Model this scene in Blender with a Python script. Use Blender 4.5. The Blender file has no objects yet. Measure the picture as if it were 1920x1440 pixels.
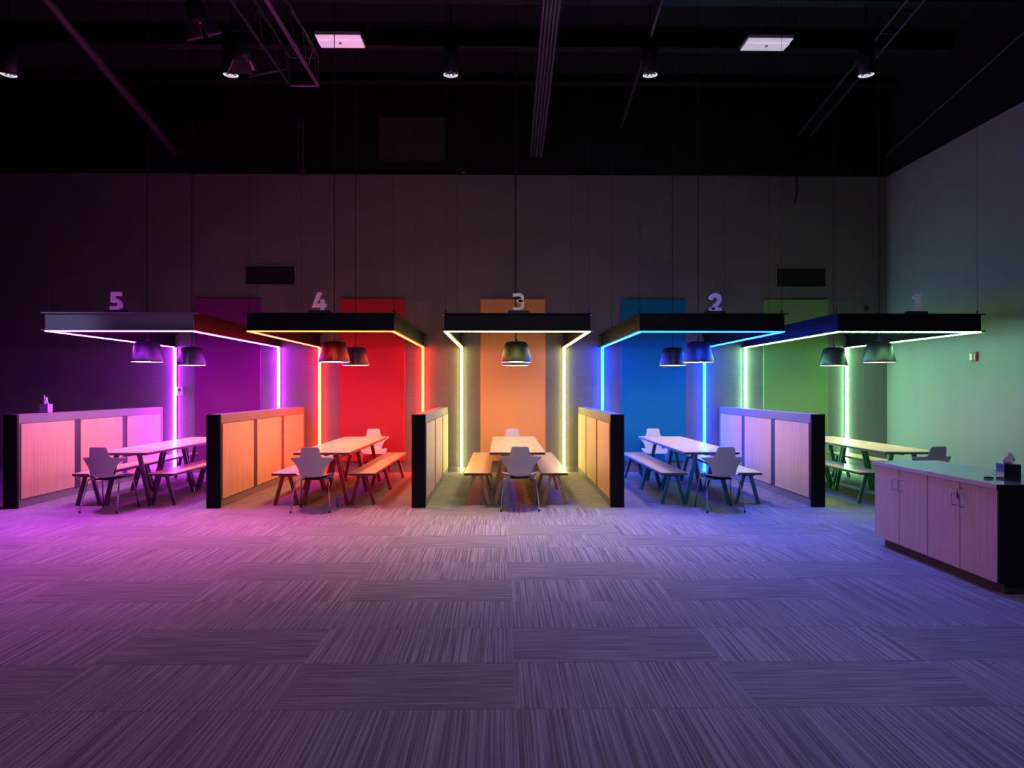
import bpy, bmesh, math, random
from mathutils import Vector, Matrix
random.seed(7)
C = bpy.context.scene
COL = C.collection
PI = math.pi

# ------------------------------------------------------------------ frame of the place (metres)
# X runs along the back wall, Y away from the camera, Z up.
WALL_Y, WALL_RX, WALL_LX, ROOM_NEAR_Y = 13.72, 7.405, -11.5, -5.0
GREY_TOP, CEIL_Z = 5.66, 7.45
BOOTH_X = {5: -5.19, 4: -2.465, 3: 0.22, 2: 2.90, 1: 5.635}
DIV_X = [-6.48, -3.815, -1.10, 1.55, 4.25]

# ------------------------------------------------------------------ materials
def mat(name, col=(.5, .5, .5), rough=.5, metal=0.0, emit=None, estr=1.0, spec=.5, noise=0.0, nscale=(30, 30, 30), bump=0.0, coat=0.0):
    m = bpy.data.materials.new(name); m.use_nodes = True
    nt = m.node_tree; b = nt.nodes['Principled BSDF']
    b.inputs['Base Color'].default_value = (*col, 1)
    b.inputs['Roughness'].default_value = rough
    b.inputs['Metallic'].default_value = metal
    b.inputs['Specular IOR Level'].default_value = spec
    b.inputs['Coat Weight'].default_value = coat
    if emit:
        b.inputs['Emission Color'].default_value = (*emit, 1)
        b.inputs['Emission Strength'].default_value = estr
    if noise or bump:
        tc = nt.nodes.new('ShaderNodeTexCoord'); mp = nt.nodes.new('ShaderNodeMapping')
        mp.inputs['Scale'].default_value = nscale
        nz = nt.nodes.new('ShaderNodeTexNoise'); nz.inputs['Scale'].default_value = 1
        nz.inputs['Detail'].default_value = 4
        nt.links.new(tc.outputs['Object'], mp.inputs[0]); nt.links.new(mp.outputs[0], nz.inputs['Vector'])
        if noise:
            rp = nt.nodes.new('ShaderNodeValToRGB')
            rp.color_ramp.elements[0].position = .3; rp.color_ramp.elements[1].position = .7
            rp.color_ramp.elements[0].color = (*[c * (1 - noise) for c in col], 1)
            rp.color_ramp.elements[1].color = (*[min(1, c * (1 + noise)) for c in col], 1)
            nt.links.new(nz.outputs['Fac'], rp.inputs[0]); nt.links.new(rp.outputs[0], b.inputs['Base Color'])
        if bump:
            bp = nt.nodes.new('ShaderNodeBump'); bp.inputs['Strength'].default_value = bump
            bp.inputs['Distance'].default_value = .01
            nt.links.new(nz.outputs['Fac'], bp.inputs['Height']); nt.links.new(bp.outputs[0], b.inputs['Normal'])
    return m

def math_node(nt, op, a, b=None):
    n = nt.nodes.new('ShaderNodeMath'); n.operation = op
    for i, v in enumerate((a, b)):
        if v is None: continue
        if isinstance(v, (int, float)): n.inputs[i].default_value = v
        else: nt.links.new(v, n.inputs[i])
    return n.outputs[0]

def carpet_material():
    m = bpy.data.materials.new('carpet_tiles'); m.use_nodes = True
    nt = m.node_tree; b = nt.nodes['Principled BSDF']
    b.inputs['Roughness'].default_value = .95; b.inputs['Specular IOR Level'].default_value = .12
    tc = nt.nodes.new('ShaderNodeTexCoord'); sp = nt.nodes.new('ShaderNodeSeparateXYZ')
    nt.links.new(tc.outputs['Object'], sp.inputs[0])
    X, Y = sp.outputs['X'], sp.outputs['Y']
    ry = math_node(nt, 'DIVIDE', math_node(nt, 'SUBTRACT', Y, 3.56 - 30 * .604), .604)
    rx = math_node(nt, 'DIVIDE', math_node(nt, 'SUBTRACT', X, .07 - 20 * 1.21), 1.21)
    row = math_node(nt, 'FLOOR', ry); colm = math_node(nt, 'FLOOR', rx)
    rmod = math_node(nt, 'MODULO', row, 3); cmod = math_node(nt, 'MODULO', colm, 2)
    isV2 = math_node(nt, 'GREATER_THAN', rmod, 1.5)
    # rows 0 -> odd columns run across, rows 1 -> even columns run across, rows 2 -> none
    s = math_node(nt, 'MODULO', math_node(nt, 'ADD', rmod, cmod), 2)
    across = math_node(nt, 'MULTIPLY', math_node(nt, 'GREATER_THAN', s, .5), math_node(nt, 'SUBTRACT', 1, isV2))
    booth = math_node(nt, 'GREATER_THAN', Y, 9.56)
    across = math_node(nt, 'MAXIMUM', across, booth)
    rnd = nt.nodes.new('ShaderNodeTexWhiteNoise'); rnd.noise_dimensions = '2D'
    cb = nt.nodes.new('ShaderNodeCombineXYZ'); nt.links.new(row, cb.inputs[0]); nt.links.new(colm, cb.inputs[1])
    nt.links.new(cb.outputs[0], rnd.inputs['Vector'])
    off = math_node(nt, 'MULTIPLY', rnd.outputs['Value'], 50)
    def stripes(sx, sy, detail):
        mp = nt.nodes.new('ShaderNodeCombineXYZ')
        nt.links.new(math_node(nt, 'ADD', math_node(nt, 'MULTIPLY', X, sx), off), mp.inputs[0])
        nt.links.new(math_node(nt, 'MULTIPLY', Y, sy), mp.inputs[1])
        nz = nt.nodes.new('ShaderNodeTexNoise'); nz.noise_dimensions = '2D'
        nz.inputs['Scale'].default_value = 1; nz.inputs['Detail'].default_value = detail
        nz.inputs['Roughness'].default_value = .6
        nt.links.new(mp.outputs[0], nz.inputs['Vector']); return nz.outputs['Fac']
    def ramp(f, c0, c1, p0=.4, p1=.62):
        r = nt.nodes.new('ShaderNodeValToRGB'); e = r.color_ramp.elements
        e[0].position, e[1].position = p0, p1; e[0].color = (*c0, 1); e[1].color = (*c1, 1)
        nt.links.new(f, r.inputs[0]); return r.outputs[0]
    def mix(f, a, c):
        n = nt.nodes.new('ShaderNodeMix'); n.data_type = 'RGBA'
        nt.links.new(f, n.inputs[0]); nt.links.new(a, n.inputs[6]); nt.links.new(c, n.inputs[7]); return n.outputs[2]
    v = ramp(stripes(80, .8, 3), (.165, .16, .168), (.36, .345, .36), .36, .66)
    h = ramp(stripes(2.0, 85, 3), (.175, .17, .178), (.29, .282, .29))
    bth = ramp(stripes(5.0, 60, 3), (.19, .18, .17), (.31, .30, .28))
    base = mix(booth, mix(across, v, h), bth)
    # fine weave
    wv = nt.nodes.new('ShaderNodeTexNoise'); wv.inputs['Scale'].default_value = 230; wv.inputs['Detail'].default_value = 2
    nt.links.new(tc.outputs['Object'], wv.inputs['Vector'])
    wr = ramp(wv.outputs['Fac'], (.72, .72, .72), (1.25, 1.25, 1.25), .3, .7)
    mu = nt.nodes.new('ShaderNodeMix'); mu.data_type = 'RGBA'; mu.blend_type = 'MULTIPLY'; mu.inputs[0].default_value = 1
    nt.links.new(base, mu.inputs[6]); nt.links.new(wr, mu.inputs[7])
    # tile seams
    fy = math_node(nt, 'FRACT', ry)
    seam = math_node(nt, 'LESS_THAN', fy, .008)
    dk = nt.nodes.new('ShaderNodeMix'); dk.data_type = 'RGBA'; nt.links.new(math_node(nt, 'MULTIPLY', seam, .5), dk.inputs[0])
    nt.links.new(mu.outputs[2], dk.inputs[6]); dk.inputs[7].default_value = (.05, .05, .05, 1)
    nt.links.new(dk.outputs[2], b.inputs['Base Color'])
    bp = nt.nodes.new('ShaderNodeBump'); bp.inputs['Strength'].default_value = .25; bp.inputs['Distance'].default_value = .004
    nt.links.new(wv.outputs['Fac'], bp.inputs['Height']); nt.links.new(bp.outputs[0], b.inputs['Normal'])
    return m

def block_wall_material():
    m = bpy.data.materials.new('painted_block'); m.use_nodes = True
    nt = m.node_tree; b = nt.nodes['Principled BSDF']
    b.inputs['Roughness'].default_value = .6; b.inputs['Specular IOR Level'].default_value = .3
    tc = nt.nodes.new('ShaderNodeTexCoord'); sp = nt.nodes.new('ShaderNodeSeparateXYZ'); cb = nt.nodes.new('ShaderNodeCombineXYZ')
    nt.links.new(tc.outputs['Object'], sp.inputs[0])
    nt.links.new(sp.outputs['X'], cb.inputs[0]); nt.links.new(sp.outputs['Z'], cb.inputs[1])
    br = nt.nodes.new('ShaderNodeTexBrick')
    br.inputs['Scale'].default_value = 1; br.inputs['Brick Width'].default_value = .4064; br.inputs['Row Height'].default_value = .2032
    br.inputs['Mortar Size'].default_value = .007; br.inputs['Mortar Smooth'].default_value = .4
    br.inputs['Color1'].default_value = (.150, .146, .146, 1); br.inputs['Color2'].default_value = (.162, .158, .157, 1)
    br.inputs['Mortar'].default_value = (.165, .16, .16, 1)
    nt.links.new(cb.outputs[0], br.inputs['Vector']); nt.links.new(br.outputs['Color'], b.inputs['Base Color'])
    nz = nt.nodes.new('ShaderNodeTexNoise'); nz.inputs['Scale'].default_value = 40
    nt.links.new(tc.outputs['Object'], nz.inputs['Vector'])
    hgt = math_node(nt, 'ADD', math_node(nt, 'MULTIPLY', br.outputs['Fac'], -1.0), math_node(nt, 'MULTIPLY', nz.outputs['Fac'], .15))
    bp = nt.nodes.new('ShaderNodeBump'); bp.inputs['Strength'].default_value = .5; bp.inputs['Distance'].default_value = .004
    nt.links.new(hgt, bp.inputs['Height']); nt.links.new(bp.outputs[0], b.inputs['Normal'])
    return m

def wood_material(name, c0, c1, axis='Y', rough=.42, spec=.4):
    m = bpy.data.materials.new(name); m.use_nodes = True
    nt = m.node_tree; b = nt.nodes['Principled BSDF']
    b.inputs['Roughness'].default_value = rough; b.inputs['Specular IOR Level'].default_value = spec
    tc = nt.nodes.new('ShaderNodeTexCoord'); mp = nt.nodes.new('ShaderNodeMapping')
    sc = {'X': (1.5, 60, 60), 'Y': (60, 1.5, 60), 'Z': (70, 70, 1.2)}[axis]
    mp.inputs['Scale'].default_value = sc
    nz = nt.nodes.new('ShaderNodeTexNoise'); nz.inputs['Scale'].default_value = 1; nz.inputs['Detail'].default_value = 5
    nz.inputs['Roughness'].default_value = .6
    nt.links.new(tc.outputs['Object'], mp.inputs[0]); nt.links.new(mp.outputs[0], nz.inputs['Vector'])
    r = nt.nodes.new('ShaderNodeValToRGB'); e = r.color_ramp.elements
    e[0].position, e[1].position = .34, .66; e[0].color = (*c0, 1); e[1].color = (*c1, 1)
    nt.links.new(nz.outputs['Fac'], r.inputs[0]); nt.links.new(r.outputs[0], b.inputs['Base Color'])
    return m

M = {}
M['carpet'] = carpet_material()
M['block'] = block_wall_material()
M['drywall'] = mat('smooth_grey_paint', (.235, .245, .235), .55, spec=.3, noise=.03, nscale=(3, 3, .4))
M['black_paint'] = mat('matt_black_paint', (.005, .005, .0065), .8, spec=.2, noise=.15, nscale=(4, 4, 4))
M['dark_metal'] = mat('dark_painted_steel', (.006, .006, .0075), .5, spec=.4)
M['beam'] = mat('charcoal_steel', (.004, .004, .006), .5, spec=.2)
M['beam_lit'] = mat('charcoal_steel_lit', (.24, .25, .30), .4, spec=.5)  # same steel as the other beams, with light on it painted in as grey
M['wood'] = wood_material('oak_laminate_top', (.60, .42, .25), (.74, .56, .37), 'Y', rough=.3, spec=.5)
M['panelwood'] = wood_material('oak_panel', (.60, .39, .21), (.77, .54, .31), 'Z', rough=.5)
M['cabwood'] = wood_material('pale_oak_door', (.42, .33, .29), (.53, .43, .38), 'Z', rough=.5)
M['frame'] = mat('grey_laminate', (.21, .20, .205), .5, spec=.4)
M['mullion'] = mat('dark_grey_mullion', (.05, .045, .05), .5)
M['endpost'] = mat('black_laminate', (.006, .006, .007), .6, spec=.15)
M['edge'] = mat('dark_edge_band', (.12, .07, .045), .45)
M['shell'] = mat('white_polypropylene', (.54, .515, .505), .38, spec=.5)
M['chrome'] = mat('chrome', (.62, .6, .62), .22, metal=1.0)
M['rubber'] = mat('black_rubber', (.01, .01, .01), .7)
M['shade'] = mat('dark_lamp_metal', (.02, .02, .024), .32, metal=.2, spec=.6)
M['cord'] = mat('black_cord', (.006, .006, .006), .6)
M['lens'] = mat('lamp_diffuser', (1, 1, 1), .5, emit=(1, .74, .46), estr=41)
M['digit'] = mat('silver_paint', (.80, .79, .86), .45)
M['counter'] = mat('pale_stone_counter', (.24, .33, .28), .13, spec=.5, noise=.05, nscale=(20, 20, 20))
M['counter_edge'] = mat('counter_edge_band', (.42, .40, .42), .4)
M['kick'] = mat('dark_plinth', (.03, .03, .035), .6)
M['tissuebox'] = mat('mirror_black_box', (.12, .12, .16), .18, metal=.8)
M['tissuebox_violet'] = mat('satin_lilac_box', (.38, .34, .5), .3, metal=.4)
M['tissue'] = mat('white_tissue', (.8, .8, .82), .9)
M['white_plastic'] = mat('white_plastic', (.6, .6, .6), .4)
M['screen'] = mat('grey_screen', (.08, .08, .09), .3)
M['red_plastic'] = mat('red_plastic', (.55, .03, .03), .4)
M['strobe'] = mat('clear_strobe_lens', (.75, .85, .8), .15)
M['vent'] = mat('black_vent', (.006, .007, .009), .6)
M['trunk'] = mat('painted_conduit', (.03, .028, .034), .45, spec=.5)
M['reflector'] = mat('mirror_reflector', (.8, .8, .8), .15, metal=1.0, emit=(.8, .8, .9), estr=.7)
M['fixture'] = mat('white_fixture_face', (.8, .75, .8), .5, emit=(.75, .68, .78), estr=.5)
M['fixture_pink'] = mat('pink_lit_fixture_face', (.8, .6, .8), .5, emit=(.80, .45, .70), estr=.75)  # magenta light reflected by this face put into its colour and emission
M['gel'] = mat('violet_gel', (.2, .02, .3), .4, emit=(.25, .03, .45), estr=.5)
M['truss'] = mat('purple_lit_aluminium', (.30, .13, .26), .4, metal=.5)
LED = {5: (55, 3.2, 105), 4: (82, 1.7, .2), 3: (24, 23.5, 5.0), 2: (.06, 6.0, 125), 1: (17, 50, 20)}
for k, v in LED.items():
    mx = max(v); M['led%d' % k] = mat('led_%s' % ['', 'green', 'blue', 'yellow', 'red', 'violet'][k], (.6, .6, .6), .5, emit=[c / mx for c in v], estr=mx)
FELT = {5: (.19, .02, .18), 4: (.48, .035, .05), 3: (.84, .40, .14), 2: (.01, .19, .34), 1: (.19, .34, .13)}
for k, v in FELT.items(): M['felt%d' % k] = mat('felt_%d' % k, v, .9, spec=.1, noise=.08, nscale=(90, 90, 90), bump=.15)
LEGC = {5: (.10, .03, .10), 4: (.28, .02, .03), 3: (.50, .30, .12), 2: (.015, .16, .22), 1: (.02, .24, .10)}
for k, v in LEGC.items(): M['leg%d' % k] = mat('painted_leg_%d' % k, v, .38, spec=.5)

# ------------------------------------------------------------------ mesh builder
class MB:
    def __init__(s): s.bm = bmesh.new()
    def box(s, x0, x1, y0, y1, z0, z1):
        v = [s.bm.verts.new((x, y, z)) for z in (z0, z1) for y in (y0, y1) for x in (x0, x1)]
        for f in ((0, 2, 3, 1), (4, 5, 7, 6), (0, 1, 5, 4), (2, 6, 7, 3), (0, 4, 6, 2), (1, 3, 7, 5)):
            s.bm.faces.new([v[i] for i in f])
        return s
    def bar(s, p0, p1, w, d, side=(0, 1, 0)):
        p0, p1 = Vector(p0), Vector(p1); a = (p1 - p0).normalized()
        v = Vector(side); v = (v - a * v.dot(a)).normalized(); u = a.cross(v)
        q = []
        for p in (p0, p1):
            for (i, j) in ((-1, -1), (1, -1), (1, 1), (-1, 1)): q.append(s.bm.verts.new(p + u * i * w / 2 + v * j * d / 2))
        for f in ((3, 2, 1, 0), (4, 5, 6, 7), (0, 1, 5, 4), (1, 2, 6, 5), (2, 3, 7, 6), (3, 0, 4, 7)):
            s.bm.faces.new([q[i] for i in f])
        return s
    def tube(s, pts, r, n=10, r1=None):
        pts = [Vector(p) for p in pts]; rings = []
        r1 = r if r1 is None else r1
        for i, p in enumerate(pts):
            a = (pts[min(i + 1, len(pts) - 1)] - pts[max(i - 1, 0)]).normalized()
            ref = Vector((0, 0, 1)) if abs(a.z) < .9 else Vector((0, 1, 0))
            u = a.cross(ref).normalized(); v = a.cross(u)
            rr = r + (r1 - r) * i / max(1, len(pts) - 1)
            rings.append([s.bm.verts.new(p + (u * math.cos(2 * PI * k / n) + v * math.sin(2 * PI * k / n)) * rr) for k in range(n)])
        for a, b in zip(rings, rings[1:]):
            for k in range(n): s.bm.faces.new((a[k], a[(k + 1) % n], b[(k + 1) % n], b[k]))
        s.bm.faces.new(rings[0][::-1]); s.bm.faces.new(rings[-1])
        return s
    def lathe(s, prof, c=(0, 0, 0), n=40, cap0=False, cap1=False):
        rings = [[s.bm.verts.new((c[0] + r * math.cos(2 * PI * k / n), c[1] + r * math.sin(2 * PI * k / n), c[2] + z)) for k in range(n)] for r, z in prof]
        for a, b in zip(rings, rings[1:]):
            for k in range(n): s.bm.faces.new((a[k], a[(k + 1) % n], b[(k + 1) % n], b[k]))
        if cap0: s.bm.faces.new(rings[0][::-1])
        if cap1: s.bm.faces.new(rings[-1])
        return s
    def prism(s, poly, y0, y1):
        a = [s.bm.verts.new((x, y0, z)) for x, z in poly]; b = [s.bm.verts.new((x, y1, z)) for x, z in poly]
        s.bm.faces.new(a[::-1]); s.bm.faces.new(b); n = len(poly)
        for k in range(n): s.bm.faces.new((a[k], a[(k + 1) % n], b[(k + 1) % n], b[k]))
        return s
    def ribbon(s, pts, w, y0, y1):
        L, R = [], []
        for i, p in enumerate(pts):
            p = Vector(p); dirs = []
            if i > 0: dirs.append((p - Vector(pts[i - 1])).normalized())
            if i < len(pts) - 1: dirs.append((Vector(pts[i + 1]) - p).normalized())
            t = sum(dirs, Vector((0, 0))).normalized(); nrm = Vector((-t.y, t.x))
            k = 1 / max(.5, nrm.dot(Vector((-dirs[0].y, dirs[0].x))))
            L.append(p + nrm * w / 2 * k); R.append(p - nrm * w / 2 * k)
        for i in range(len(pts) - 1): s.prism([L[i], R[i], R[i + 1], L[i + 1]], y0, y1)
        return s
    def build(s, name, m, parent=None, bevel=0, smooth=False, loc=None, rot=0):
        bmesh.ops.recalc_face_normals(s.bm, faces=s.bm.faces)
        me = bpy.data.meshes.new(name); s.bm.to_mesh(me); s.bm.free()
        me.materials.append(m)
        if smooth:
            for p in me.polygons: p.use_smooth = True
        o = bpy.data.objects.new(name, me); COL.objects.link(o)
        if parent: o.parent = parent
        if loc: o.location = loc
        o.rotation_euler.z = rot
        if bevel:
            b = o.modifiers.new('bevel', 'BEVEL'); b.width = bevel; b.segments = 2; b.limit_method = 'ANGLE'
        return o

def tag(o, label, cat, group=None, kind=None):
    if label: o['label'] = label
    if cat: o['category'] = cat
    if group: o['group'] = group
    if kind: o['kind'] = kind
    return o
def thing(name, label, cat, loc=(0, 0, 0), rot=0, group=None):
    o = bpy.data.objects.new(name, None); COL.objects.link(o); o.empty_display_size = .1
    o.location = loc; o.rotation_euler.z = rot
    return tag(o, label, cat, group)
def copy_tree(o, parent=None):
    c = o.copy(); COL.objects.link(c); c.parent = parent
    for ch in [x for x in COL.objects if x.parent == o]: copy_tree(ch, c)
    return c
def struct(o): o['kind'] = 'structure'; return o

# ------------------------------------------------------------------ room shell
struct(MB().box(WALL_LX - .2, WALL_RX + .2, ROOM_NEAR_Y - .2, WALL_Y + .2, -.1, 0).build('floor', M['carpet']))
wb = struct(MB().box(WALL_LX - .2, WALL_RX + .2, WALL_Y, WALL_Y + .2, 0, GREY_TOP).build('wall_back', M['block']))
struct(MB().box(WALL_LX - .2, WALL_RX + .2, WALL_Y - .012, WALL_Y + .2, GREY_TOP, CEIL_Z).build('wall_back_upper', M['black_paint']))
struct(MB().box(WALL_RX, WALL_RX + .2, ROOM_NEAR_Y, WALL_Y, 0, GREY_TOP).build('wall_right', M['drywall']))
struct(MB().box(WALL_RX - .012, WALL_RX + .2, ROOM_NEAR_Y, WALL_Y - .012, GREY_TOP, CEIL_Z).build('wall_right_upper', M['black_paint']))
struct(MB().box(WALL_LX - .2, WALL_LX, ROOM_NEAR_Y, WALL_Y, 0, CEIL_Z).build('wall_left', M['black_paint']))
struct(MB().box(WALL_LX - .2, WALL_RX + .2, ROOM_NEAR_Y - .2, ROOM_NEAR_Y, 0, CEIL_Z).build('wall_front', M['black_paint']))
struct(MB().box(WALL_LX - .2, WALL_RX + .2, ROOM_NEAR_Y - .2, WALL_Y + .2, CEIL_Z, CEIL_Z + .1).build('ceiling', M['black_paint']))
struct(MB().box(WALL_LX, WALL_RX - .012, WALL_Y - .012, WALL_Y, 0, .10).build('baseboard_back', M['frame']))
struct(MB().box(WALL_RX - .012, WALL_RX, ROOM_NEAR_Y, WALL_Y, 0, .10).build('baseboard_right', M['kick']))
# roof framing: girders across, each resting under the deck
for i, (y, d) in enumerate(((13.45, .16), (11.75, .32), (10.38, .28), (9.2, .3))):
    b = MB(); b.box(WALL_LX, WALL_RX, y - .09, y + .09, CEIL_Z - d, CEIL_Z - d + .02)
    b.box(WALL_LX, WALL_RX, y - .01, y + .01, CEIL_Z - d + .02, CEIL_Z - .02)
    b.box(WALL_LX, WALL_RX, y - .09, y + .09, CEIL_Z - .02, CEIL_Z)
    struct(b.build('trim_%d' % (i + 1), M['dark_metal']))

# ------------------------------------------------------------------ acoustic panels, vents, wall devices
cname = {5: 'magenta', 4: 'bright red', 3: 'orange', 2: 'blue', 1: 'green'}
lname = {5: 'violet', 4: 'red-orange', 3: 'yellow', 2: 'blue', 1: 'green'}
for k, xc in {5: -5.17, 4: -2.45, 3: .22, 2: 2.90, 1: 5.63}.items():
    o = MB().box(-.617, .617, -.045, -.001, 0, 3.075).build('acoustic_panel', M['felt%d' % k], bevel=.003, loc=(xc, WALL_Y, .215))
    tag(o, 'tall %s fabric acoustic panel on the grey back wall behind booth %d' % (cname[k], k), 'wall panel', 'acoustic panels on the back wall')

for (x0, x1, z0, z1, lb) in ((-4.845, -3.92, 3.565, 3.907, 'black rectangular wall vent above the magenta panel of booth 5'),
                             (5.275, 6.21, 3.546, 3.891, 'black rectangular wall vent above the green panel of booth 1')):
    t = thing('wall_vent', lb, 'vent', ((x0 + x1) / 2, WALL_Y, z0), group='vents high on the back wall')
    w, h = (x1 - x0) / 2, z1 - z0
    MB().box(-w, w, -.006, 0, 0, h).build('backing', M['vent'], t)
    b = MB(); b.box(-w - .03, w + .03, -.02, 0, -.03, 0).box(-w - .03, w + .03, -.02, 0, h, h + .03).box(-w - .03, -w, -.02, 0, 0, h).box(w, w + .03, -.02, 0, 0, h)
    b.build('frame', M['block'], t)
    b = MB()
    for i in range(11): b.bar((-w, -.012, .018 + i * (h - .03) / 10), (w, -.012, .018 + i * (h - .03) / 10), .004, .014, (0, 1, .6))
    b.build('louvre', M['vent'], t)

t = thing('wall_thermostat', 'small white wall control with dark display in booth 5, beside the left light strip', 'thermostat', (-6.08, WALL_Y, 1.46))
MB().box(-.06, .06, -.03, 0, 0, .165).build('housing', M['white_plastic'], t, bevel=.01)
MB().box(-.025, .025, -.033, -.029, .075, .13).build('display', M['screen'], t)
MB().box(-.01, .01, -.034, -.029, .03, .045).build('button', M['screen'], t)

t = thing('fire_alarm', 'small red and white fire alarm strobe on the right wall', 'fire alarm', (WALL_RX, 11.13, 2.01), rot=PI / 2)
# local: x runs away from / toward the camera along the wall, -... local +y points into the room
MB().box(-.06, .08, 0, .035, 0, .15).build('housing', M['red_plastic'], t, bevel=.008)
MB().box(.0, .065, .035, .065, .02, .125).build('strobe_lens', M['strobe'], t, bevel=.012)
MB().box(-.045, -.015, .035, .045, .02, .13).build('sounder', M['white_plastic'], t, bevel=.004)

t = thing('junction_box', 'small round grey wall fitting high in the right corner above booth 1', 'wall fitting', (7.0, WALL_Y, 3.12))
MB().lathe([(.045, 0), (.045, .03), (.03, .045)], n=20, cap0=True, cap1=True).build('housing', M['dark_metal'], t).rotation_euler.x = PI / 2
MB().lathe([(.018, .04), (.018, .07)], n=16, cap0=True, cap1=True).build('knob', M['trunk'], t).rotation_euler.x = PI / 2

t = thing('access_hatch', 'faint dark grey rectangular hatch high on the black back wall', 'hatch', (-1.70, WALL_Y - .012, 5.93))
hm = mat('dark_hatch', (.045, .036, .036), .6)
MB().box(-.62, .62, -.02, 0, 0, .80).build('panel', hm, t, bevel=.004)
b = MB(); b.box(-.65, .65, -.03, 0, -.03, 0).box(-.65, .65, -.03, 0, .80, .83).box(-.65, -.62, -.03, 0, 0, .8).box(.62, .65, -.03, 0, 0, .8)
b.build('frame', M['dark_metal'], t)

# ------------------------------------------------------------------ canopies with LED strips
HW, FY, BZ, TZ = .985, 9.87, 2.375, 2.62
for k, xc in BOOTH_X.items():
    t = thing('booth_canopy', 'suspended dark steel canopy frame with %s light strips over booth %d' % (lname[k], k), 'canopy', (xc, FY, BZ), group='booth canopies')
    H = TZ - BZ; L = WALL_Y - FY
    def ibeam_x(x0, x1, yc):
        b = MB(); b.box(x0, x1, yc - .05, yc + .05, 0, .014).box(x0, x1, yc - .05, yc + .05, H - .014, H).box(x0 + .035, x1 - .035, yc - .007, yc + .007, .014, H - .014); return b
    def ibeam_y(xs, y0, y1):
        b = MB(); b.box(xs - .05, xs + .05, y0, y1, 0, .014).box(xs - .05, xs + .05, y0, y1, H - .014, H).box(xs - .007, xs + .007, y0 - .035, y1, .014, H - .014); return b
    ibeam_x(-HW - .05, HW + .05, 0).build('front_beam', M['beam_lit' if k == 5 else 'beam'], t)
    ibeam_y(-HW, .05, L - .002).build('side_beam', M['beam'], t)
    ibeam_y(HW, .05, L - .002).build('side_beam', M['beam'], t)
    MB().box(-HW - .016, HW + .016, -.016, .016, -.012, -.0005).build('led_strip', M['led%d' % k], t)
    for s in (-1, 1):
        MB().box(s * HW - .016, s * HW + .016, .016, L - .06, -.012, -.0005).build('led_strip', M['led%d' % k], t)
    for (cx, cy) in ((-HW, .05), (HW, .05), (-HW, 2.6), (HW, 2.6)):
        b = MB(); b.tube([(cx, cy, H - .002), (cx, cy, CEIL_Z - BZ)], .0022, 6); b.tube([(cx, cy, H), (cx, cy, H + .05)], .009, 8)
        b.build('suspension_cable', M['dark_metal'], t)

for k, xc in BOOTH_X.items():
    for s in (-1, 1):
        wv = .025
        t = thing('light_strip', 'vertical %s light strip on the back wall, %s side of booth %d' % (lname[k], 'left' if s < 0 else 'right', k), 'light strip', (xc + s * .975, WALL_Y, 0), group='vertical light strips')
        MB().box(-wv - .006, wv + .006, -.02, 0, 0.0, BZ - .02).build('channel', M['beam'], t)
        MB().box(-wv, wv, -.048, -.0202, 0.01, BZ - .02).build('diffuser', M['led%d' % k], t)

# ------------------------------------------------------------------ booth numbers
def arc(cx, cz, rx, rz, a0, a1, n=12):
    return [(cx + rx * math.cos(math.radians(a0 + (a1 - a0) * i / n)), cz + rz * math.sin(math.radians(a0 + (a1 - a0) * i / n))) for i in range(n + 1)]
NX = {5: -5.24, 4: -2.485, 3: .234, 2: 2.945, 1: 5.739}
for k, x in NX.items():
    t = thing('number_sign', 'silver cut-out number %d standing on the front beam of booth %d' % (k, k), 'number', (x, FY, TZ + .001), group='booth numbers')
    MB().prism([(-.15, 0), (.15, 0), (.135, .035), (-.135, .035)], -.03, .05).build('base_plate', M['dark_metal'], t)
    z = .033; b = MB(); w = .052
    if k == 1:
        b.prism([(-.01, z), (.045, z), (.045, z + .245), (.0, z + .245), (-.01, z + .235)], -.02, .03)
        b.prism([(-.045, z + .175), (-.012, z + .19), (-.012, z + .243), (-.045, z + .205)], -.02, .03)
    elif k == 2:
        b.ribbon([(-.062, z + .165)] + arc(0, z + .165, .058, .055, 165, -20, 12) + [(.035, z + .11), (-.05, z + .026)], w, -.02, .03)
        b.prism([(-.085, z), (.085, z), (.085, z + .048), (-.085, z + .048)], -.02, .03)
    elif k == 3:
        b.ribbon([(-.075, z + .212), (-.02, z + .22)] + arc(.0, z + .175, .058, .046, 80, -90, 12)[0:], w * .78, -.02, .03)
        b.ribbon(arc(.0, z + .082, .062, .056, 90, -80, 12) + [(-.03, z + .024), (-.078, z + .034)], w * .78, -.02, .03)
        b.prism([(-.028, z + .118), (.01, z + .118), (.01, z + .150), (-.028, z + .150)], -.019, .029)
    elif k == 4:
        b.prism([(-.025, z + .245), (.035, z + .245), (-.035, z + .093), (-.097, z + .048)], -.02, .03)
        b.prism([(-.1, z + .046), (.098, z + .046), (.098, z + .093), (-.075, z + .093)], -.021, .031)
        b.prism([(.018, z), (.07, z), (.07, z + .150), (.018, z + .150)], -.022, .032)
    else:
        b.prism([(-.06, z + .245), (.07, z + .245), (.07, z + .195), (-.01, z + .195), (-.013, z + .12), (-.066, z + .105)], -.02, .03)
        b.ribbon([(-.045, z + .125), (-.01, z + .132)] + arc(.0, z + .078, .056, .053, 80, -80, 14) + [(-.02, z + .024), (-.075, z + .03)], w, -.021, .031)
    b.build('digit', M['digit'], t)

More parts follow.
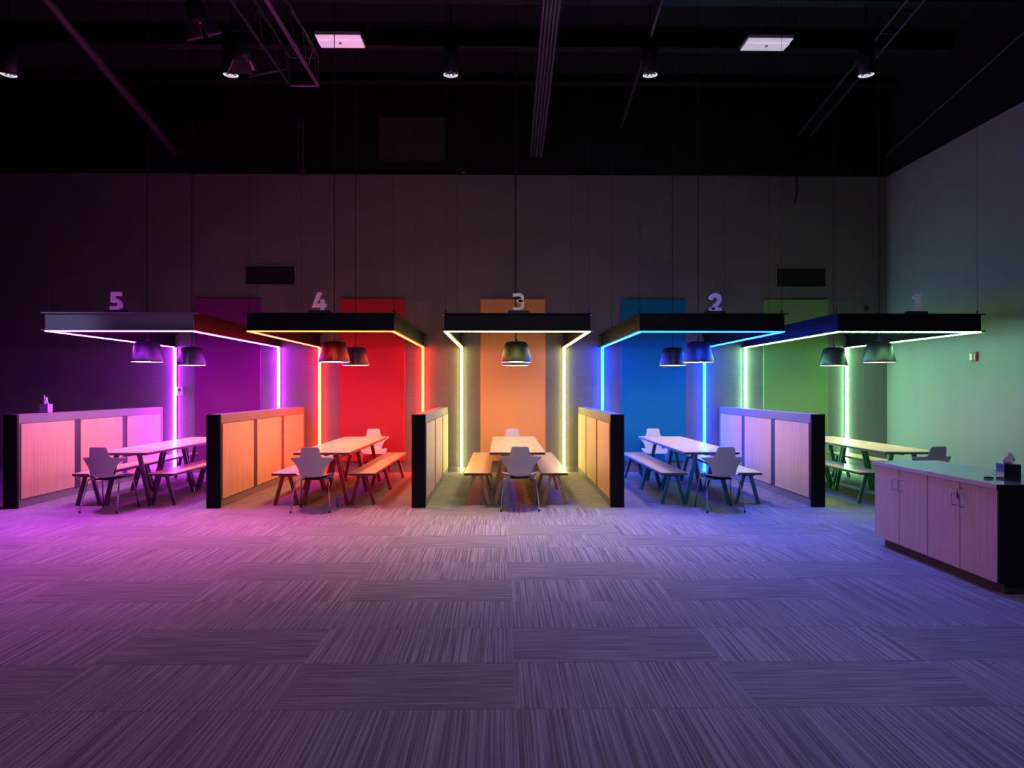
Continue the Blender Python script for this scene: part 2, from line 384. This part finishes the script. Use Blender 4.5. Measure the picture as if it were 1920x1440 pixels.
# ------------------------------------------------------------------ pendant lamps
def make_pendant():
    t = thing('pendant_lamp', 'x', 'pendant lamp')
    prof = [(.228, 0), (.226, .02), (.205, .11), (.185, .20), (.170, .262), (.155, .288), (.12, .302), (.05, .308), (.0001, .308)]
    inn = [(r - .006 if r > .02 else r, zz if zz < .29 else zz - .006) for r, zz in prof[:6]]
    b = MB(); b.lathe([(.222, .004)] + prof, n=48); b.build('lamp_shade', M['shade'], t, smooth=True)
    MB().lathe([(.2215, .004), (.2015, .11), (.1815, .2), (.1665, .258), (.15, .28), (.0001, .285)], n=48).build('inner_reflector', M['white_plastic'], t, smooth=True)
    MB().lathe([(.0001, .014), (.21, .014), (.21, .020), (.0001, .020)], n=40).build('diffuser', M['lens'], t)
    MB().tube([(0, 0, .305), (0, 0, CEIL_Z - 1.975)], .0065, 8).build('cord', M['cord'], t)
    MB().lathe([(.022, .305), (.022, .335), (.008, .345)], n=16, cap1=True).build('cord_grip', M['dark_metal'], t)
    return t
proto = make_pendant(); first = True
for k in (5, 4, 3, 2, 1):
    xn = {5: -5.175, 4: -2.449, 3: .22, 2: 2.908, 1: 5.601}[k]; xf = {5: -5.165, 4: -2.439, 3: .233, 2: 2.887, 1: 5.621}[k]
    for x, y, w in ((xn, 10.6, 'nearer the number sign'), (xf, 12.1, 'nearer the back wall')):
        o = proto if first else copy_tree(proto); first = False
        o.location = (x, y, 1.975)
        o['label'] = 'black dome pendant lamp over the table of booth %d, %s' % (k, w); o['group'] = 'pendant lamps'

# ------------------------------------------------------------------ booth dividers
D0, D1, DH = 9.60, WALL_Y - .012, 1.243
lab = ['low divider wall with oak panels left of booth 5, tissue box on top',
       'low divider wall with oak panels between booths 5 and 4',
       'low divider wall with oak panels between booths 4 and 3',
       'low divider wall with oak panels between booths 3 and 2',
       'low divider wall with oak panels between booths 2 and 1']
for i, x in enumerate(DIV_X):
    t = thing('booth_divider', lab[i], 'divider', (x, D0, 0), group='dividers between the booths')
    MB().box(-.085, .085, .03, D1 - D0, 0, DH).build('frame', M['frame'], t, bevel=.004)
    MB().box(-.092, .092, -.012, .035, 0, DH + .002).build('end_post', M['endpost'], t, bevel=.006)
    for s in (-1, 1):
        for a in (1.284, 2.644): MB().box(*sorted((s * .084, s * .092)), a, a + .132, .10, 1.13).build('mullion', M['mullion'], t)
        for (a, c) in ((.07, 1.27), (1.43, 2.63), (2.79, 3.98)):
            b = MB(); b.box(*sorted((s * .086, s * .09)), a - .012, c + .012, .105, 1.125)
            b.build('panel_shadow_gap', M['edge'], t)
            MB().box(*sorted((s * .088, s * .098)), a, c, .115, 1.115).build('oak_panel', M['panelwood'], t, bevel=.002)

# ------------------------------------------------------------------ tables and benches
def aframe(t, m, y, top, hb, ht, z_top, w=.05, d=.03, double=False):
    for s in (-1, 1):
        for dy in ((-.035, .035) if double else (0,)):
            MB().bar((s * ht, y + dy, z_top), (s * hb, y + dy, .0), w, d).build('leg', m, t)
    MB().box(-ht - .04, ht + .04, y - .05, y + .05, z_top - .012, z_top + .004).build('leg_bracket', m, t)
TBL = {5: -5.06, 4: -2.39, 3: .217, 2: 2.82, 1: 5.53}
for k, x in TBL.items():
    t = thing('communal_table', 'long oak-topped table with %s legs in booth %d' % ({5: 'dark plum', 4: 'dark red', 3: 'tan', 2: 'teal', 1: 'green'}[k], k), 'table', (x, 9.6, 0), group='long tables in the booths')
    MB().box(-.37, .37, 0, 3.14, .731, .74).build('tabletop', M['wood'], t, bevel=.002)
    MB().box(-.37, .37, 0, 3.14, .704, .7305).build('edge_band', M['edge'], t)
    for y in (.24, 1.62, 2.80): aframe(t, M['leg%d' % k], y, None, .30, .15, .70, .052, .036, double=(y == 1.62))
    MB().bar((0, .24, .685), (0, 2.80, .685), .05, .03, (0, 0, 1)).build('rail', M['leg%d' % k], t)
BN = {5: (-5.61, -4.605), 4: (-2.935, -1.895), 3: (-.325, .728), 2: (2.365, 3.39), 1: (5.09, 6.08)}
for k, xs in BN.items():
    for x, w in zip(xs, ('left', 'right')):
        t = thing('bench', 'long oak bench on the %s side of the table in booth %d' % (w, k), 'bench', (x, 9.8, 0), group='benches in the booths')
        MB().box(-.18, .18, 0, 3.18, .431, .44).build('seat', M['wood'], t, bevel=.002)
        MB().box(-.18, .18, 0, 3.18, .406, .4305).build('edge_band', M['edge'], t)
        for y in (.08, 1.56, 3.02): aframe(t, M['leg%d' % k], y, None, .155, .045, .402, .045, .03, double=(y == 1.56))

# ------------------------------------------------------------------ chairs
def make_chair():
    t = thing('armchair', 'x', 'chair')
    # rows: (y, z, half width, forward sweep, side lift)
    rows = [(-.045, .842, .088, .6, 0), (-.044, .836, .108, .8, 0), (-.040, .815, .119, 1.0, 0), (-.028, .760, .126, 1.0, 0), (-.018, .715, .134, 1.1, 0),
            (-.016, .702, .150, 1.3, 0), (-.014, .690, .296, 1.35, .16), (-.012, .678, .290, 1.35, .10), (-.008, .645, .238, 1.3, .02), (-.004, .600, .195, 1.3, 0),
            (.000, .555, .172, 1.8, 0), (.004, .510, .160, 1.6, 0), (.012, .475, .150, 1.4, .0), (.035, .452, .160, .6, .6), (.085, .440, .215, 0, 1.1), (.17, .436, .238, 0, .9),
            (.28, .436, .238, 0, .7), (.38, .437, .225, 0, .4), (.435, .428, .205, -.3, .1), (.455, .412, .19, -.4, 0)]
    bm = bmesh.new(); n = 16; g = []
    for (y, z, hw, f, l) in rows:
        r = []
        for j in range(n + 1):
            s = -1 + 2 * j / n; xx = hw * s
            r.append(bm.verts.new((xx, y + f * xx * xx, z + l * xx * xx)))
        g.append(r)
    for a, c in zip(g, g[1:]):
        for j in range(n): bm.faces.new((a[j], a[j + 1], c[j + 1], c[j]))
    m = MB(); m.bm.free(); m.bm = bm
    o = m.build('seat_shell', M['shell'], t, smooth=True)
    so = o.modifiers.new('thick', 'SOLIDIFY'); so.thickness = .011; so.offset = 0
    sb = o.modifiers.new('smooth', 'SUBSURF'); sb.levels = 1; sb.render_levels = 1
    for sx in (-1, 1):
        for (ty, by) in ((.10, -.03), (.36, .46)):
            fy = -1 if by < .2 else 1
            MB().tube([(sx * .10, ty, .418), (sx * .175, ty - .01 * fy, .418), (sx * .205, ty + .012 * fy, .408), (sx * .214, ty + .025 * fy, .38), (sx * .245, by, .02)], .0115, 10, .0085).build('leg', M['chrome'], t, smooth=True)
            MB().lathe([(.013, 0), (.013, .02), (.010, .026)], (sx * .2455, by - .002 * fy, 0), 12, True, True).build('foot', M['rubber'], t)
    MB().box(-.12, .12, .08, .38, .408, .426).build('underseat_frame', M['rubber'], t, bevel=.006)
    return t
chair = make_chair(); used = False
def place_chair(x, y, rot, label):
    global used
    o = copy_tree(chair) if used else chair
    used = True
    o.location = (x, y, 0); o.rotation_euler.z = math.radians(rot)
    o['label'] = label; o['group'] = 'white armchairs at the table ends'
for k, x, y, r in ((5, -5.13, 9.27, -4), (4, -2.44, 9.25, 1), (3, .242, 9.33, 0), (2, 2.875, 9.2, 3), (1, 5.64, 9.24, 8)):
    place_chair(x, y, r, 'white armchair seen from behind, at the near end of the table in booth %d' % k)
for k, x, y, r in ((5, -5.02, 13.38, 183), (4, -2.37, 13.38, 192), (3, .205, 13.38, 180), (2, 2.83, 13.38, 174)):
    place_chair(x, y, r, 'white armchair facing the room, at the wall end of the table in booth %d' % k)

# ------------------------------------------------------------------ storage cabinet
CX0, CY0, CY1, CZ = 3.80, 5.46, 7.28, .815
for (y0, y1, lb) in ((CY0, 6.365, 'pale oak two-door base cabinet with a key in its lock, nearest under the counter'),
                     (6.37, 7.275, 'pale oak two-door base cabinet under the far end of the counter')):
    t = thing('base_cabinet', lb, 'cabinet', (CX0, y0, 0), group='base cabinets under the counter')
    W = y1 - y0
    MB().box(.018, .64, .0, W, .095, CZ).build('carcass', M['kick'], t)
    MB().box(.08, .60, .035 if y0 == CY0 else 0, W - (.05 if y0 != CY0 else 0), 0, .095).build('plinth', M['kick'], t)
    if y0 == CY0: MB().box(.0, .64, -.018, -.0005, .095, CZ).build('end_panel', M['endpost'], t)
    for (a, c, hs) in ((.004, W / 2 - .0045, 1), (W / 2 + .0045, W - .004, -1)):
        d = MB().box(0, .018, a, c, .095, CZ - .004).build('door', M['cabwood'], t, bevel=.0015)
        hy = (c - .045) if hs > 0 else (a + .045)
        MB().tube([(0, hy, .615), (-.034, hy, .617), (-.040, hy, .624), (-.040, hy, .706), (-.034, hy, .713), (0, hy, .715)], .0042, 8).build('handle', M['chrome'], d, smooth=True)
    MB().lathe([(.009, 0), (.009, .006)], n=16, cap0=True, cap1=True).build('lock', M['chrome'], t, loc=(0, W / 2 - .03, .765)).rotation_euler.y = -PI / 2
t = thing('key', 'small key hanging from the cabinet lock beside the door pulls', 'key', (CX0 - .008, CY0 + .4525 - .03, .765))
b = MB(); b.box(-.03, 0, -.0015, .0015, -.006, .006); b.lathe([(.012, -.0015), (.012, .0015)], (-.036, 0, 0), 16, True, True); b.build('key_blade', M['chrome'], t)
b = MB(); b.tube([(-.036, 0, -.008), (-.030, .004, -.03), (-.026, .008, -.05)], .0035, 6); b.box(-.032, -.020, .002, .010, -.085, -.045); b.build('key_fob', M['rubber'], t)
t = thing('countertop', 'pale grey stone-look countertop on the oak base cabinets', 'countertop', (CX0, CY0, 0))
MB().box(-.02, .665, -.02, CY1 - CY0 + .01, CZ + .0005, CZ + .038).build('slab', M['counter'], t, bevel=.003)
MB().box(-.0215, -.0195, -.018, CY1 - CY0 + .008, CZ + .002, CZ + .036).build('edge_band', M['counter_edge'], t)
MB().box(-.0195, .665, -.0215, -.0195, CZ + .002, CZ + .036).build('edge_band', M['endpost'], t)
CT = CZ + .038

def tissue_box(loc, rot, label, s, seed, bm_, crumple=False):
    t = thing('tissue_box', label, 'tissue box', loc, rot)
    MB().box(-s, s, -s, s, 0, s * 2.15).build('box', bm_, t, bevel=.003)
    MB().lathe([(.0001, s * 2.16), (s * .5, s * 2.16), (s * .5, s * 2.165), (.0001, s * 2.165)], n=20).build('opening', M['rubber'], t)
    r = random.Random(seed); bm = bmesh.new()
    for q in range(2):
        g = []; a0 = q * 1.2 + .3
        for i in range(8):
            f = i / 7; row = []
            for j in range(9):
                u = (j / 8 - .5) * 2; wid = s * (.62 - .10 * q) * (1 - .72 * f ** 1.3) if not crumple else s * (.35 + .45 * math.sin(f * 2.9))
                fold = s * (.30 if crumple else .16) * (1 - .5 * f) * math.sin(u * 6 + q * 2 + f * (5 if crumple else 2))
                lean = s * ((-.38 if q == 0 else .25) if not crumple else (.3 if q == 0 else -.3)) * f
                px = u * wid * math.cos(a0) - fold * math.sin(a0) + lean
                py = u * wid * math.sin(a0) + fold * math.cos(a0)
                row.append(bm.verts.new((px, py, s * 2.1 + f * s * ((2.15 if not crumple else 1.5) - q * .6) - u * s * .3 * f - (s * .5 * u * u * f if crumple else 0) + r.uniform(-.002, .002) * (3 if crumple else 1))))
            g.append(row)
        for a, c in zip(g, g[1:]):
            for j in range(8): bm.faces.new((a[j], a[j + 1], c[j + 1], c[j]))
    m = MB(); m.bm.free(); m.bm = bm
    o = m.build('tissue', M['tissue'], t, smooth=True)
    so = o.modifiers.new('thick', 'SOLIDIFY'); so.thickness = .0015
tissue_box((-6.50, 10.38, DH), math.radians(0), 'small mirrored tissue box with a tissue pulled up, on the divider left of booth 5', .058, 3, M['tissuebox_violet'])
tissue_box((4.055, 5.70, CT), math.radians(-8), 'black mirrored tissue box with crumpled tissue on the counter', .062, 8, M['tissuebox'], True)
t = thing('marker_pen', 'short black marker lying on the counter by the tissue box', 'pen', (3.965, 5.80, CT + .0085), rot=math.radians(-12))
MB().tube([(-.035, 0, 0), (.01, 0, 0)], .008, 12).build('barrel', M['rubber'], t, smooth=True)
MB().tube([(.01, 0, 0), (.035, 0, 0)], .0085, 12, .007).build('cap', M['rubber'], t, smooth=True)

# ------------------------------------------------------------------ overhead: downlights, fixtures, conduits, truss
def make_downlight():
    t = thing('downlight', 'x', 'ceiling light')
    MB().lathe([(.105, 0), (.115, 0), (.115, .50), (.0001, .50)], n=32).build('housing', M['dark_metal'], t, smooth=True)
    MB().lathe([(.104, .002), (.095, .03), (.07, .055), (.0001, .065)], n=24).build('reflector', M['reflector'], t)
    b = MB()
    for i in range(4):
        a = i * PI / 4 + .3
        b.bar((-.095 * math.cos(a), -.095 * math.sin(a), .03), (.095 * math.cos(a), .095 * math.sin(a), .03), .004, .018, (0, 0, 1))
    b.build('baffle', M['dark_metal'], t)
    MB().tube([(0, 0, .49), (0, 0, CEIL_Z - 6.16)], .012, 8).build('stem', M['dark_metal'], t)
    return t
dl = make_downlight(); first = True
for u, nm in ((17, 'far left over the dark side of the hall'), (433, 'left of the truss end, above booths 5 and 4'), (845, 'above booth 3, left of the conduit bundle'),
              (1219, 'above booth 2, right of the conduit bundle'), (1624, 'far right above booth 1')):
    o = dl if first else copy_tree(dl); first = False
    o.location = ((u - 940) / 1350 * 10.5, 10.5 - (u - 940) / 1350 * .15, 6.16)
    o['label'] = 'black cylinder downlight with mirror reflector, ' + nm; o['group'] = 'cylinder downlights'

for (x, m, nm) in ((-2.42, M['fixture_pink'], 'flat rectangular ceiling fixture lit pink beside the truss end'), (4.02, M['fixture'], 'flat white rectangular ceiling fixture above booths 2 and 1')):
    t = thing('panel_light', nm, 'ceiling light', (x, 10.86, 6.80), group='flat ceiling fixtures')
    MB().box(-.34, .34, -.20, .20, .012, .06).build('housing', M['white_plastic'], t, bevel=.004)
    for (y0, y1) in ((-.19, -.065), (-.06, .06), (.065, .19)): MB().box(-.33, .33, y0, y1, -.0005 if y0 != -.06 else -.012, .013).build('lens_panel', m, t)
    MB().lathe([(.02, -.03), (.024, -.012)], n=16, cap0=True, cap1=True).build('sensor', M['white_plastic'], t)
    for sx in (-.3, .3): MB().tube([(sx, 0, .05), (sx, 0, CEIL_Z - 6.80)], .0025, 6).build('hanging_wire', M['trunk'], t)
    MB().tube([(.34, .1, .05), (.40, .05, .12), (.42, -.1, .35), (.44, -.2, .65)], .006, 6).build('supply_cable', M['trunk'], t)

def sloped(name, label, cat, x0, z0, x1, slope, L, r, m=None, n=1, pitch=.06, y0=WALL_Y - .09):
    t = thing(name, label, cat, (x0, y0, z0))
    for i in range(n):
        dx = (i - (n - 1) / 2) * pitch
        MB().tube([(dx, 0, 0), (dx + (x1 - x0), -L, slope * L)], r, 10).build('pipe', m or M['trunk'], t, smooth=True)
    return t
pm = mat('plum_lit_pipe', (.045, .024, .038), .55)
sloped('duct_pipe', 'thick dark plum pipe sloping up from the back wall at left', 'pipe', -6.15, 6.05, -6.15, .21, 6.2, .065, pm)
t = sloped('conduit_bundle', 'bundle of five parallel grey conduits running toward the middle of the ceiling', 'conduit', .66, 5.98, .66, .16, 8.0, .021, mat('grey_conduit', (.05, .046, .055), .5), 5, .052)
for q in range(4): MB().box(-.16, .16, -1.1 - 1.5 * q, -1.06 - 1.5 * q, .19 + 1.5 * q * .16, .205 + 1.5 * q * .16).build('strut', M['dark_metal'], t)
sloped('conduit', 'single thin dark conduit sloping up over booth 2', 'conduit', 2.28, 6.55, 2.28, .16, 4.6, .03)
t = sloped('cable_tray', 'two-rail cable tray sloping up over booth 1', 'cable tray', 5.76, 6.40, 5.76, .16, 5.8, .022, None, 2, .24)
for q in range(12): MB().box(-.12, .12, -.3 - q * .45, -.28 - q * .45, (.3 + q * .45) * .16 - .008, (.3 + q * .45) * .16 + .008).build('rung', M['trunk'], t)
MB().tube([(-.12, 0, 0), (-.13, 0, -.6), (-.13, 0, -1.1), (-.17, 0, -1.28)], .018, 8).build('drop_cable', M['dark_metal'], t, smooth=True)
t = thing('wall_conduit', 'thin dark pipe climbing along the black top of the right wall', 'pipe', (WALL_RX - .05, WALL_Y - .05, GREY_TOP))
MB().tube([(0, 0, 0), (0, 0, .38), (0, -8.6, 1.72)], .016, 8).build('pipe', M['trunk'], t)

# lighting truss, four chords
t = thing('lighting_truss', 'square aluminium lighting truss catching purple light at upper left', 'truss', (-3.0, 11.0, 6.2))
for (x, z, m, r) in ((.21, 0, M['truss'], .027), (-.21, 0, M['trunk'], .020), (.21, .43, M['trunk'], .024), (-.21, .43, M['trunk'], .024)):  # purple light painted onto one chord; the others take the dark material
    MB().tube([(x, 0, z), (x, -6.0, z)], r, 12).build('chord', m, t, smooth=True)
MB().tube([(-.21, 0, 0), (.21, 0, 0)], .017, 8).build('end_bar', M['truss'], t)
MB().tube([(-.21, 0, .43), (.21, 0, .43)], .017, 8).build('end_bar', M['trunk'], t)
for x in (-.21, .21): MB().tube([(x, 0, 0), (x, 0, .43)], .014, 8).build('end_bar', M['trunk'], t)
for i in range(10):
    y = -i * .6
    for x in (-.21, .21): MB().tube([(x, y, 0), (x, y - .3, .43), (x, y - .6, 0)], .011, 6).build('brace', M['trunk'], t)
for q in (1.2, 4.2): MB().tube([(0, -q, .43), (0, -q, CEIL_Z - 6.2)], .008, 6).build('hanging_cable', M['dark_metal'], t)

def stage_light(loc, rz, tilt, label, gel):
    t = thing('stage_light', label, 'stage light', loc, rz)
    body = MB().lathe([(.06, .30), (.11, .27), (.125, .10), (.125, 0), (.11, 0)], n=28, cap0=True).build('lamp_body', M['dark_metal'], t, smooth=True)
    body.rotation_euler.x = tilt
    MB().lathe([(.0001, .01), (.112, .01)], n=28).build('lens', gel, body)
    for (sx, sy) in ((1, 0), (-1, 0), (0, 1), (0, -1)):
        b = MB(); c0 = Vector((sx * .12, sy * .12, 0)); c1 = Vector((sx * .20, sy * .20, -.16)); side = Vector((-sy, sx, 0))
        q = [b.bm.verts.new(p) for p in (c0 + side * .10, c0 - side * .10, c1 - side * .15, c1 + side * .15)]
        b.bm.faces.new(q); o = b.build('barn_door', M['truss'], body); so = o.modifiers.new('thick', 'SOLIDIFY'); so.thickness = .004
    MB().tube([(-.15, 0, .12), (-.15, 0, .40), (.15, 0, .40), (.15, 0, .12)], .012, 8).build('yoke', M['trunk'], t)
    MB().tube([(0, 0, .40), (0, 0, .62)], .016, 8).build('clamp', M['trunk'], t)
stage_light((-3.66, 10.25, 6.25), .2, .55, 'black stage light with violet-lit barn doors, hanging left of the truss', M['gel'])
stage_light((-4.05, 9.75, 6.5), -.5, .5, 'black stage light cut by the top of the frame, left of the truss', M['gel'])
t = thing('boom_arm', 'short grey pipe arm with clamps reaching left from under the truss', 'pipe', (-3.21, 11.0, 6.2))
MB().tube([(0, -.1, .30), (-.02, -.1, .22), (-.36, -.3, .05)], .028, 10).build('arm', M['trunk'], t, smooth=True)
MB().tube([(-.36, -.3, .05), (-.50, -.36, -.02), (-.48, -.36, -.10)], .035, 10, .012).build('clamp', M['trunk'], t, smooth=True)
# two lengths of chain hoist line below the truss end
t = thing('rigging_rope', 'thin pale rope loop hanging in front of the black wall below the truss end', 'rope', (-3.72, 13.4, 5.7))
MB().tube([(-.045, 0, .95), (-.045, 0, -.02)], .006, 6).build('rope_line', M['truss'], t)
MB().tube([(.045, 0, .90), (.045, 0, -.02)], .008, 6).build('rope_line', M['truss'], t)
MB().box(-.05, .05, -.006, .006, .74, .75).build('spreader', M['truss'], t)
MB().box(-.06, .06, -.02, .32, -.05, -.02).build('bracket', M['dark_metal'], t)
t = thing('wall_camera', 'small black ceiling-edge device at the top of the grey wall above booth 3', 'camera', (-.72, WALL_Y - .012, 5.70))
MB().box(-.09, .09, -.14, 0, 0, .05).build('bracket', M['dark_metal'], t, bevel=.005)
MB().lathe([(.0001, -.05), (.05, -.03), (.06, 0)], (0, -.08, 0), n=20, cap1=True).build('dome', M['trunk'], t, smooth=True)

# ------------------------------------------------------------------ lights
def area(name, loc, target, size, power, col, sy=None, spread=None):
    l = bpy.data.lights.new(name, 'AREA'); l.shape = 'RECTANGLE'; l.size = size; l.size_y = sy or size; l.energy = power; l.color = col
    if spread: l.spread = math.radians(spread)
    o = bpy.data.objects.new(name, l); COL.objects.link(o); o.location = loc
    o.rotation_euler = (Vector(target) - Vector(loc)).to_track_quat('-Z', 'Y').to_euler(); return o
area('house_light', (.6, -1.5, 6.4), (.3, 9.0, .2), 5.0, 31, (.86, .80, 1.0), 2, 68)
area('house_fill', (2.5, -1.0, 6.6), (3.0, 9.0, 1.0), 5.0, 8, (.9, .88, 1.0), 3)
area('fill_violet', (-6.0, 9.62, 5.2), (-5.4, 7.9, 0), .4, 100, (.62, .07, .85), .4, 68)  # four added lamps, no visible source, colour the floor before the booths
area('fill_pink', (-3.0, 9.62, 5.2), (-2.7, 8.1, 0), .4, 40, (1.0, .22, .50), .4, 58)
area('fill_warm', (.3, 9.62, 5.2), (.2, 8.2, 0), .4, 30, (1.0, .70, .66), .4, 56)
area('fill_blue', (2.7, 9.62, 5.2), (2.7, 7.8, 0), .4, 74, (.10, .12, 1.0), .4, 68)
area('fill_low_violet', (-6.5, 3.5, 6.0), (-3.5, 4.0, 0), .8, 24, (.75, .22, .9), .8, 80)  # added pair without a visible source, tints the foreground floor
area('fill_low_blue', (2.8, 3.2, 6.0), (2.2, 3.8, 0), .8, 14, (.22, .25, 1.0), .8, 64)
def spot(name, loc, target, power, col, ang, blend=.8, r=.1):
    l = bpy.data.lights.new(name, 'SPOT'); l.energy = power; l.color = col; l.spot_size = math.radians(ang); l.spot_blend = blend; l.shadow_soft_size = r
    o = bpy.data.objects.new(name, l); COL.objects.link(o); o.location = loc
    o.rotation_euler = (Vector(target) - Vector(loc)).to_track_quat('-Z', 'Y').to_euler(); return o
spot('beam_fill', (-7.2, 4.5, 4.6), (-6.0, 9.82, 2.5), 420, (.55, .58, 1.0), 13, 1.0, .15)  # added spot, brightens the front beam of booth 5
spot('sign_fill', (3.0, 3.0, 6.6), (5.74, 9.85, 2.78), 130, (1.0, .95, .9), 3.2, .6, .05)  # added narrow spot, lifts number 1 off the wall behind it
spot('counter_fill', (-6.5, 6.0, 5.2), (4.3, 6.4, .5), 155, (1.0, .60, .66), 14, .9, .25)  # added spot from the left, gives the cabinet doors their pink light

w = bpy.data.worlds.new('world'); C.world = w; w.use_nodes = True
w.node_tree.nodes['Background'].inputs[0].default_value = (.5, .45, .6, 1)
w.node_tree.nodes['Background'].inputs[1].default_value = .0

# ------------------------------------------------------------------ camera
cd = bpy.data.cameras.new('camera'); cam = bpy.data.objects.new('camera', cd); COL.objects.link(cam)
cam.location = (0, 0, 1.585)
cam.rotation_euler = (PI / 2, 0, -math.atan(20 / 1350))
cd.sensor_fit = 'HORIZONTAL'; cd.sensor_width = 36; cd.lens = 1350 / 1920 * 36
cd.shift_y = 9 / 1920   # horizon sits nine pixels under mid-frame
cd.clip_start = .05
C.camera = cam
C.view_settings.view_transform = 'Standard'
C.view_settings.look = 'None'
C.view_settings.exposure = 0
C.cycles.use_denoising = True
C.cycles.max_bounces = 6
C.cycles.diffuse_bounces = 4
C.cycles.sample_clamp_indirect = 4
